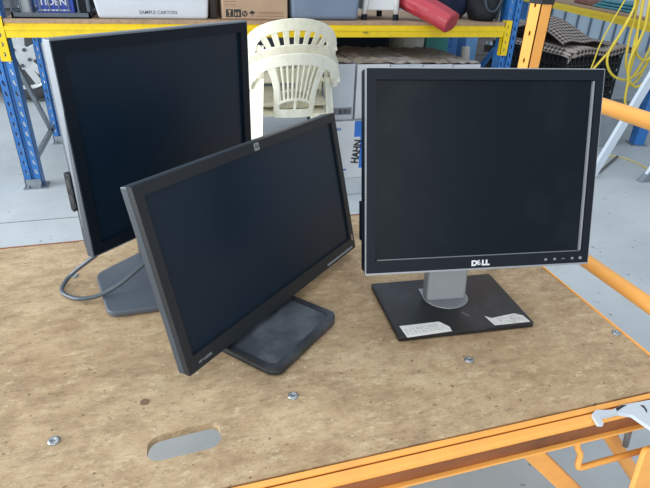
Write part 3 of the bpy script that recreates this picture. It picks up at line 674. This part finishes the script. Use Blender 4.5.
# ------------------------------------------------------------------ stacked garden chairs seen from behind
def surf(u, z, top):
    """chair back: reclined towards the viewer, sides wrapping forward"""
    return Vector((u, -.13*max(0,(z-.40))/.35*1.0+1.9*u*u, z))
def strip(s, pts, wd, th=.006, fn=None):
    """pts: (u,z) centre line, wd: half width per point or one; mapped on the back surface"""
    n = len(pts); ws = wd if isinstance(wd, list) else [wd]*n; vs = []
    for i, (u, z) in enumerate(pts):
        a = Vector(pts[max(i-1,0)]); b = Vector(pts[min(i+1,n-1)]); d = (b-a).normalized(); nn_ = Vector((-d.y, d.x))
        for sg in (-1, 1):
            q = (u+nn_.x*ws[i]*sg, z+nn_.y*ws[i]*sg)
            P0 = fn(q[0], q[1]); vs += [P0+Vector((0,-th,0)), P0+Vector((0,th,0))]
    fs = [(0,1,3,2),((n-1)*4,(n-1)*4+2,(n-1)*4+3,(n-1)*4+1)]
    for i in range(n-1):
        a = i*4; b = a+4
        fs += [(a,a+2,b+2,b),(a+1,b+1,b+3,a+3),(a,b,b+1,a+1),(a+2,a+3,b+3,b+2)]
    s.add(vs, fs)
def make_chair(loc, label, style, mt, group):
    c = thing('garden_chair', loc, label, 'chair', group)
    off = Vector(loc); fn = lambda u, z: surf(u, z, 0)+off
    s = MB(); top = .735; hw = .212
    if style == 0:
        arch = [(hw*math.sin(R(a))*1.0, .585+(top-.585-.022)*math.cos(R(a))**.8 if abs(a) < 90 else .585) for a in range(-88, 89, 8)]
        arch = [(-.218,.560)]+arch+[(.218,.560)]
        strip(s, arch, [.014]*2+[.026]*(len(arch)-4)+[.014]*2, .008, fn)
        # fan panel borders
        L_ = [(-.125,.675),(-.105,.625),(-.092,.565),(-.088,.50),(-.086,.455)]
        strip(s, L_, [.018,.014,.012,.012,.014], .006, fn); strip(s, [(-u,z) for u,z in L_], [.018,.014,.012,.012,.014], .006, fn)
        for k in range(-4, 5):
            strip(s, [(k*.0175,.518-.0016*k*k),(k*.0215,.60),(k*.0275,.705-.0012*k*k)], .0042, .005, fn)
        strip(s, [(.092*math.sin(R(a)), .470+.050*math.cos(R(a))) for a in range(-88, 89, 11)], .0065, .007, fn)
        strip(s, [(0,.465),(0,.515)], .006, .005, fn)
        strip(s, [(-.095,.445),(-.04,.445),(.04,.445),(.095,.445)], .022, .006, fn)
    else:
        top = .748
        arch = [(-.232,.46),(-.224,.52)]+[(hw*math.sin(R(a)), .575+(top-.575-.03)*max(0,math.cos(R(a)))**.75) for a in range(-90, 91, 9)]+[(.224,.52),(.232,.46)]
        strip(s, arch, [.016,.02]+[.025]+[.027]*(len(arch)-6)+[.025]+[.02,.016], .009, fn)
        for a in (-72,-54,-36,-18,0,18,36,54,72):
            u0 = math.sin(R(a)); c0 = math.cos(R(a))
            strip(s, [(u0*.10,.50+.05*c0),(u0*.190,.56+.156*c0)], [.009,.0145], .006, fn)
        strip(s, [(.112*math.sin(R(a)), .50+.05*math.cos(R(a))) for a in range(-90, 91, 10)], .012, .008, fn)
        strip(s, [(-.10,.47),(0,.47),(.10,.47)], .035, .006, fn)
    s.build('backrest', mt, c, bevel=.002)
    s = MB(); s.add([off+Vector(p) for p in [(-.19,.02,.425),(.19,.02,.425),(.215,.42,.44),(-.215,.42,.44),(-.19,.02,.433),(.19,.02,.433),(.215,.42,.448),(-.215,.42,.448)]],
                    [(0,3,2,1),(4,5,6,7),(0,1,5,4),(1,2,6,5),(2,3,7,6),(3,0,4,7)]); s.build('seat', mt, c, bevel=.003)
    for sg in (-1, 1):
        s = MB(); yb = 1.9*.212**2-.06
        pth = smooth_path([(sg*.214,yb-.012,.585),(sg*.225,yb+.06,.615),(sg*.238,yb+.16,.625),(sg*.243,yb+.26,.615),(sg*.238,yb+.33,.57)], 5)
        pth = [off+Vector(p) for p in pth]
        for a, b in zip(pth[:-1], pth[1:]): s.bar(a, b, .046, .008)
        s.build('armrest', mt, c)
        s = MB(); s.bar(off+Vector((sg*.237,yb+.335,.575)), off+Vector((sg*.225,.44,.0)), .045, .008, up=(sg*1,.3,0)); s.build('leg', mt, c, bevel=.002)
        s = MB(); z0 = 0
        s.add([off+Vector(p) for p in [(sg*.185,-.075,z0),(sg*.240,-.060,z0),(sg*.200,yb+.02,.60),(sg*.150,-.038,.615),(sg*.185,-.067,z0),(sg*.240,-.052,z0),(sg*.200,yb+.028,.60),(sg*.150,-.030,.615)]],
              [(0,1,2,3),(4,7,6,5),(0,4,5,1),(1,5,6,2),(2,6,7,3),(3,7,4,0)]); s.build('leg', mt, c)
    return c
gr = None
make_chair((.578,2.47,.0), 'lowest white garden chair of the stack, its narrow-slatted fan back facing us', 0, 'chair', 'stacked garden chairs')
make_chair((.590,2.53,.030), 'middle garden chair of the stack, only its plain top rim showing', 0, 'chair2', 'stacked garden chairs')
make_chair((.612,2.645,.122), 'topmost garden chair of the stack with wide radial slots in its back', 1, 'chair', 'stacked garden chairs')

# ------------------------------------------------------------------ cartons under the shelf
hb = thing('beer_carton', (.95,2.82,0), 'white and blue carton printed HAHN on the floor under the grey cartons', 'carton')
s = MB(); s.box(.835,1.060,2.665,3.02,0,.335); s.build('carton', 'carton_white', hb, bevel=.004)
s = MB(); s.box(.972,1.0605,2.6645,2.6655,.245,.3345); s.box(1.010,1.0605,2.6645,2.6655,.06,.245); s.build('blue_print', mat('blue_ink', (52,112,196), .5), hb)
s = MB(); s.text('HAHN', .060, .0008, (.12,0,1), (-1,0,.12), (1.002,2.6635,.088), bold=.0024, sx=.80); s.build('carton_lettering', 'dark_mark', hb)
bsp = mat('blue_small_print', (70,110,180), .6)
s = MB()
for k in range(3): s.box(.868+k*.009,.874+k*.009,2.6642,2.665,.285,.300)
s.build('small_print', bsp, hb)
s = MB(); s.box(.905,.935,2.6642,2.665,.05,.06); s.build('small_print', bsp, hb)
s = MB(); s.box(.836,1.058,2.668,3.0,.3352,.3362); s.build('carton_top', mat('scuffed_top', (150,150,150), .7, var=.4, scale=22), hb)
xs = [(.828,.966),(.980,1.165),(1.172,1.362),(1.368,1.552),(1.558,1.735)]
labs = ['narrow grey carton with a barcode beside the chairs, dusty brown top', 'grey carton with dusty top, second in the row, standing on the printed carton',
        'dusty topped grey carton third in the row behind the square monitor', 'dusty topped grey carton fourth in the row behind the square monitor', 'dusty topped grey carton at the right end of the row']
for i, ((a, b_), lb) in enumerate(zip(xs, labs)):
    zb = .337 if i < 2 else .0
    c = thing('tile_carton', ((a+b_)/2, 2.9, zb), lb, 'carton', 'grey cartons under the shelf')
    yy = 2.69+(.006*i)
    s = MB(); s.box(a,b_,yy,yy+.62,zb,.632-.004*i); s.build('carton', 'tile_side' if i != 1 else 'carton_white', c, bevel=.003)
    s = MB()
    rnd = random.Random(i+20)
    nx, ny = 7, 12; vs = []; fs = []
    for q in range(ny):
        for k in range(nx): vs.append((a+(b_-a)*k/(nx-1), yy+.62*q/(ny-1), .634-.004*i+rnd.uniform(0,.010)))
    for q in range(ny-1):
        for k in range(nx-1): fs.append((q*nx+k,q*nx+k+1,(q+1)*nx+k+1,(q+1)*nx+k))
    s.add(vs, fs); s.build('dusty_top', ('tile_top','tile_top','tile_top2','tile_top','tile_top2')[i], c)
    if i == 0:
        s = MB(); s.box(a+.008,b_-.008,yy-.0008,yy,.365,.405); s.build('label_band', mat('grey_label', (120,124,130), .6), c)
        s = MB(); x = a+.052
        while x < b_-.018:
            wv = rnd.choice((.001,.002,.0035)); s.box(x,x+wv,yy-.0014,yy-.0008,.370,.396); x += wv+rnd.choice((.0015,.003))
        s.box(a+.012,a+.045,yy-.0014,yy-.0008,.388,.391); s.box(a+.012,a+.04,yy-.0014,yy-.0008,.378,.381)
        s.build('barcode', 'dark_mark', c)
# things beyond the cartons
tag(MB().box(1.02,1.46,3.42,3.90,0,.70).build('equipment_case', 'plastic_black', bevel=.01), 'black case under the shelf behind the cartons', 'case')
bk = thing('bucket', (1.66,3.60,0), 'cream bucket behind the dusty cartons under the shelf', 'bucket')
s = MB(); s.lathe([(.10,0),(.13,.66),(.135,.665),(.135,.68),(.125,.68),(.12,.60)], (1.66,3.60,0), 24); s.build('bucket_body', 'cream', bk, smooth=False)
tag(MB().box(1.80,1.98,3.56,3.86,0,.74).build('storage_box', 'teal', bevel=.01), 'teal plastic box under the shelf beside the cream bucket', 'box')
for (a, b_, lab) in ((2.00,2.10,'left blue plastic crate end under the shelf'),(2.16,2.28,'middle blue plastic crate end under the shelf'),(2.36,2.46,'pale blue plastic crate end under the shelf')):
    tag(MB().box(a,b_,3.95,4.3,0,.72).build('plastic_crate', mat('blue_crate', (70,120,176), .5) if a < 2.3 else mat('pale_blue_crate', (120,170,220), .5), bevel=.006), lab, 'crate', 'blue crates under the shelf')
s = MB(); s.tube(smooth_path([(2.02,3.35,0),(2.03,3.36,.3),(2.0,3.35,.62)],4), .03, 10); tag(s.build('cloth_roll', mat('off_white_cloth', (196,190,182), .8), smooth=True), 'off-white rolled cloth standing behind the cartons by the right post', 'cloth roll')
# timber pallet stack behind right post
for k in range(5):
    pl = thing('timber_pallet', (2.75,4.7,.14*k), ['weathered timber pallet at the floor of the stack by the wall', 'weathered timber pallet second from the floor of the stack', 'weathered timber pallet in the middle of the stack', 'weathered timber pallet second from the top of the stack', 'weathered timber pallet topmost of the stack'][k], 'pallet', 'pallet stack behind the rack')
    z = .14*k; s = MB()
    for q in range(6): s.box(2.15,3.25,4.3+q*.16,4.41+q*.16,z+.115,z+.138)
    s.build('deck_boards', 'wood_grey', pl)
    s = MB()
    for q in (4.3,4.66,5.06): s.box(2.15,3.25,q,q+.1,z+.001,z+.02)
    for xx in (2.15,2.65,3.15):
        for q in (4.3,4.66,5.06): s.box(xx,xx+.1,q,q+.1,z+.02,z+.115)
    s.build('blocks', 'wood_grey', pl)

# ------------------------------------------------------------------ black crates with woven mats, right
ca = math.atan2(.118,.463)
Tc = Matrix.Translation((2.572,3.01,0)) @ Matrix.Rotation(R(10),4,'Z')
clab = ['black openwork crate at the floor of the stack under the woven mat', 'black openwork crate second from the floor under the woven mat', 'black openwork crate third from the floor under the woven mat', 'black openwork crate directly under the woven mat']
for k in range(4):
    z0 = .155*k; c = thing('openwork_crate', Tc @ Vector((.24,.36,z0)), clab[k], 'crate', 'black crates by the hanging cord')
    s = MB(Tc); s.box(0,.56,0,.72,z0+.001,z0+.012); s.box(0,.56,0,.012,z0+.001,z0+.02); s.box(0,.012,0,.72,z0+.001,z0+.02)
    for (a,b_,c_,d_) in ((0,.56,0,.012),(0,.56,.708,.72),(0,.012,0,.72),(.548,.56,0,.72)): s.box(a,b_,c_,d_,z0+.132,z0+.153); s.box(a,b_,c_,d_,z0+.07,z0+.08)
    s.build('crate_body', 'crate_black', c)
    s = MB(Tc)
    for q in range(15):
        x = .56*q/14
        for sg in (-1, 1): s.bar((x,.006,z0+.01), (min(.554,max(.006,x+sg*.05)),.006,z0+.15), .010, .006, up=(0,1,0))
    for q in range(19):
        y = .72*q/18
        for sg in (-1, 1): s.bar((.006,y,z0+.01), (.006,min(.714,max(.006,y+sg*.05)),z0+.15), .010, .006, up=(1,0,0))
    s.build('lattice_side', 'crate_black', c)
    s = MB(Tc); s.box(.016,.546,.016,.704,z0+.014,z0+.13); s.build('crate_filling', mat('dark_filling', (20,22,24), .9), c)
# woven mat
def mat_mesh(name, label, T, nx, ny, fx, uvs=1.0):
    vs = []; fs = []; uv = []
    for j_ in range(ny):
        for i in range(nx):
            u = i/(nx-1); v = j_/(ny-1); vs.append(T @ Vector(fx(u, v))); uv.append((u*.9*uvs, v*1.1*uvs))
    for j_ in range(ny-1):
        for i in range(nx-1): fs.append((j_*nx+i,j_*nx+i+1,(j_+1)*nx+i+1,(j_+1)*nx+i))
    c0 = sum(vs, Vector())/len(vs)
    me = bpy.data.meshes.new(name); me.from_pydata([p-c0 for p in vs], [], fs); ul = me.uv_layers.new()
    for lp in me.loops: ul.data[lp.index].uv = uv[lp.vertex_index]
    for p in me.polygons: p.use_smooth = True
    me.materials.append(M['lattice']); o = bpy.data.objects.new(name, me); C.objects.link(o); o.location = c0
    so = o.modifiers.new('s', 'SOLIDIFY'); so.thickness = .008; so.offset = 1
    return tag(o, label, 'mat')
def f1(u, v):
    x = -.02+.61*u; y = -.02+.76*v; z = .628+.022*math.sin(5*u+2*v)**2
    ed = min(u, v)
    if u < .10: z -= (.10-u)*.28; x = -.02+.61*.04*(u/.1)*1
    if v < .07: z -= (.07-v)*.6; y = -.022+.02*v
    return (x, y, z+.005)
mat_mesh('woven_mat', 'brown-grey lattice woven mat draped flat over the stack of black crates', Tc, 44, 56, f1)
def f2(u, v):
    x = .0+.55*u*(1-.12*v); y = .06+.66*v; hgt = .652+.16*math.sin(math.pi*min(1,v*.85+.1))**1.5*math.exp(-((u-.28)/.42)**2)
    return (x, y, hgt+.008*math.sin(14*u+5*v))
mat_mesh('woven_mat', 'crumpled lattice woven mat heaped on top of the flat one', Tc, 40, 50, f2)
# grey tote
tt = thing('tote_box', (3.02,2.86,0), 'low grey tote box on the floor in front of the black crates', 'box')
s = MB(); taper(s, 2.84, 3.10, 2.895, 2.99, .001, .30, .008); s.build('tote_body', mat('light_grey_plastic', (138,146,152), .5, var=.15), tt, bevel=.008)
s = MB(); s.box(2.835,3.105,2.890,2.995,.295,.315); s.build('tote_rim', mat('mid_grey_plastic', (110,116,122), .5), tt, bevel=.004)

# yellow cord hanging on the far right beam
cd = thing('extension_cord', (3.40,3.35,.4), 'yellow extension cord hung in loops over the far right yellow beam', 'cord')
HK = [2.90,2.86,1.5]
A = [
 [HK,[2.835,2.83,1.15],[2.811,2.83,.993],[2.819,2.83,.915],[2.786,2.83,.8],[2.729,2.83,.682],[2.724,2.83,.61],[2.762,2.83,.547],[2.826,2.83,.502],[2.916,2.83,.481],[2.966,2.83,.499],[3.004,2.83,.568],[3.035,2.83,.656],[3.044,2.83,.789],[3.0,2.84,1.1],HK],
 [HK,[2.84,2.85,1.15],[2.831,2.85,.992],[2.839,2.85,.914],[2.794,2.85,.786],[2.756,2.85,.679],[2.669,2.85,.57],[2.60,2.86,.45],[2.55,2.87,.10],[2.52,2.86,.01]],
 [HK,[2.82,2.86,1.15],[2.772,2.86,.991],[2.75,2.86,.929],[2.71,2.86,.832],[2.665,2.86,.696],[2.647,2.86,.569],[2.62,2.87,.4],[2.60,2.88,.08],[2.56,2.85,.01]],
 [HK,[2.85,2.84,1.15],[2.844,2.84,.993],[2.856,2.84,.846],[2.862,2.84,.728],[2.885,2.84,.606],[2.918,2.84,.543],[2.962,2.84,.491],[3.031,2.84,.528],[3.066,2.84,.604],[3.08,2.84,.728],[3.03,2.84,1.1],HK],
 [HK,[2.86,2.82,1.15],[2.854,2.82,.994],[2.882,2.82,.848],[2.897,2.82,.67],[2.918,2.82,.534],[2.952,2.82,.469],[3.015,2.82,.435],[3.069,2.82,.466],[3.104,2.82,.543],[3.108,2.82,.73],[3.04,2.83,1.15],HK],
 [HK,[2.86,2.81,1.15],[2.851,2.81,.995],[2.88,2.81,.791],[2.906,2.81,.684],[2.942,2.81,.635],[3.001,2.81,.609],[3.051,2.81,.646],[3.029,2.81,.85],[2.98,2.83,1.15],HK],
 [HK,[2.93,2.86,1.15],[2.956,2.86,.994],[2.987,2.86,.845],[2.971,2.86,.726],[2.963,2.86,.602],[2.97,2.86,.5],[3.01,2.86,.44],[3.07,2.86,.52],[3.12,2.86,.80],[3.02,2.86,1.2],HK],
 [HK,[2.89,2.80,1.15],[2.893,2.8,.963],[2.916,2.8,.792],[2.881,2.8,.643],[2.885,2.8,.55],[2.914,2.8,.474],[2.93,2.8,.369],[2.965,2.8,.300],[2.985,2.80,.255]]]
s = MB(); s.tube([(3.20,2.90,1.52),(2.90,2.86,1.50),(2.86,2.85,1.53)], .008, 8); s.build('cord_hook', 'galv', cd)
for i, pth in enumerate(A):
    s = MB(); s.tube(smooth_path([(p[0], p[1], p[2]) for p in pth], 7), .0078 if i != 2 else .0045, 8); s.build('cord_loop', 'cord', cd, smooth=True)
s = MB(); s.tube(smooth_path([(2.80,2.74,.006),(2.8952,2.6596,.006),(2.9181,2.553,.006),(2.8768,2.3894,.006),(2.75,2.2,.006)], 8), .003, 8)
tag(s.build('floor_cord', 'cord', smooth=True), 'thin yellow cord lying on the floor at the far right', 'cord')
s = MB(); s.tube([(2.5086,2.4265,.008),(2.8739,2.6636,.012)], .007, 8); tag(s.build('steel_rod', mat('rusty_rod', (84,80,76), .6), smooth=True), 'thin dark rod on the floor behind the square monitor', 'rod')
# white leaning stand
ws = thing('folding_trestle', (2.5,2.4,0), 'white metal trestle with a slanting leg at the right, behind the orange rail', 'trestle')
s = MB(); s.bar((2.40,2.37,.0), (2.78,2.42,.86), .055, .022, up=(0,1,0)); s.build('leg', 'alu', ws, bevel=.002)
s = MB(); s.bar((2.706,2.262,.006), (2.97,2.30,.56), .048, .02, up=(0,1,0)); lg = s.build('leg', 'alu', ws, bevel=.002)
s = MB(); s.prism([(2.66,.0),(2.752,.0),(2.745,.03),(2.71,.06)], 2.245, 2.285, axis='y'); s.build('foot', 'galv', lg)
s = MB(); s.bar((2.77,2.42,.84), (3.08,2.34,.80), .05, .02, up=(0,1,0)); s.build('crossbar', 'alu', ws)

# ------------------------------------------------------------------ car wheel at the far left
WC = (-1.10, 4.92, .365)
car = thing('car', (-.5,5.3,0), 'car at the far left behind the rack, only its wheel showing', 'car')
s = MB(); prof = [(.245,-.10),(.31,-.10),(.338,-.085),(.345,-.05),(.345,.09),(.33,.11),(.24,.11)]
s.lathe(prof, WC, 48, 'y'); wh = s.build('tyre', 'rubber', car, smooth=True)
s = MB()
s.lathe([(.205,-.092),(.246,-.112),(.252,-.108),(.246,0),(.232,.0),(.222,-.06),(.205,-.080)], WC, 56, 'y')
s.lathe([(.030,-.104),(.100,-.100),(.108,-.085),(.03,-.078)], WC, 30, 'y')
for k in range(5):
    a = R(72*k+18)
    for da in (-.30, .30):
        p0 = (.055*math.cos(a+da), .055*math.sin(a+da)); p1 = (.225*math.cos(a+da*.62), .225*math.sin(a+da*.62))
        s.bar((WC[0]+p0[0],WC[1]-.088,WC[2]+p0[1]), (WC[0]+p1[0],WC[1]-.096,WC[2]+p1[1]), .058, .022, up=(0,1,0))
s.build('alloy_rim', 'alloy', wh, bevel=.004)
for k in range(5):
    a = R(72*k+54); s = MB(); s.lathe([(.014,0),(.014,.012)], (WC[0]+.066*math.cos(a),WC[1]-.112,WC[2]+.066*math.sin(a)), 12, 'y'); s.build('wheel_nut', 'plastic_dark', wh)
s = MB(); s.lathe([(.15,0),(.15,.01)], (WC[0],WC[1]-.02,WC[2]), 30, 'y'); s.lathe([(.236,0),(.236,.01)], (WC[0],WC[1]+.06,WC[2]), 40, 'y'); s.build('brake_disc', mat('brake_grey', (80,82,84), .5, .5), wh)
s = MB(); arch = [(WC[0]+.40*math.cos(R(a)), WC[2]+.40*math.sin(R(a))) for a in range(180, -1, -12)]
s.prism([(-2.6,.30),(WC[0]-.40,.26)]+arch+[(WC[0]+.40,.26),(1.2,.26),(1.5,.5),(1.5,.8),(.9,.92),(.2,1.35),(-1.5,1.4),(-2.4,.95),(-2.7,.8)], 4.92, 6.6, axis='y'); s.build('car_body', 'carpaint', car)

# ------------------------------------------------------------------ light, world, camera
wd = bpy.data.worlds.new('w'); bpy.context.scene.world = wd; wd.use_nodes = True
bgn = wd.node_tree.nodes['Background']; bgn.inputs[0].default_value = (.74,.86,1,1); bgn.inputs[1].default_value = .6
def area(name, loc, target, sx, sy, energy, col):
    l = bpy.data.lights.new(name, 'AREA'); l.shape = 'RECTANGLE'; l.size = sx; l.size_y = sy; l.energy = energy; l.color = col
    o = bpy.data.objects.new(name, l); C.objects.link(o); o.location = loc
    o.rotation_euler = (Vector(target)-Vector(loc)).to_track_quat('-Z', 'Y').to_euler(); return o
area('door_daylight', (-5.2,1.6,1.75), (.2,1.5,.4), 4.5, 3.3, 385, (.93,.97,1))
area('overhead_fill', (.3,2.0,4.6), (.3,1.8,0), 3.5, 3.5, 45, (.95,.98,1))  # overhead lamp added to brighten top faces, source unseen
area('front_fill', (-.8,-2.8,1.9), (.6,1.6,.5), 4.5, 3.2, 80, (1,.96,.9))  # fill lamp added behind the camera to lift front faces

cam = bpy.data.cameras.new('cam'); co = bpy.data.objects.new('cam', cam); C.objects.link(co)
CRv = Vector((.959813386,-.278749385,.032512217)); CUv = Vector((.105024354,.464207502,.879477845)); CFv = Vector((.260246324,.840720034,-.474828048))
m = Matrix.Identity(4)
for i in range(3): m[i][0] = CRv[i]; m[i][1] = CUv[i]; m[i][2] = -CFv[i]
m[0][3], m[1][3], m[2][3] = 0, 0, 1.085835
co.matrix_world = m; cam.sensor_width = 36; cam.lens = 516.419/650*36; cam.clip_start = .02
sc_ = bpy.context.scene; sc_.camera = co
sc_.view_settings.view_transform = 'Standard'; sc_.view_settings.look = 'None'; sc_.view_settings.gamma = 1; sc_.view_settings.exposure = .30; sc_.view_settings.use_curve_mapping = False
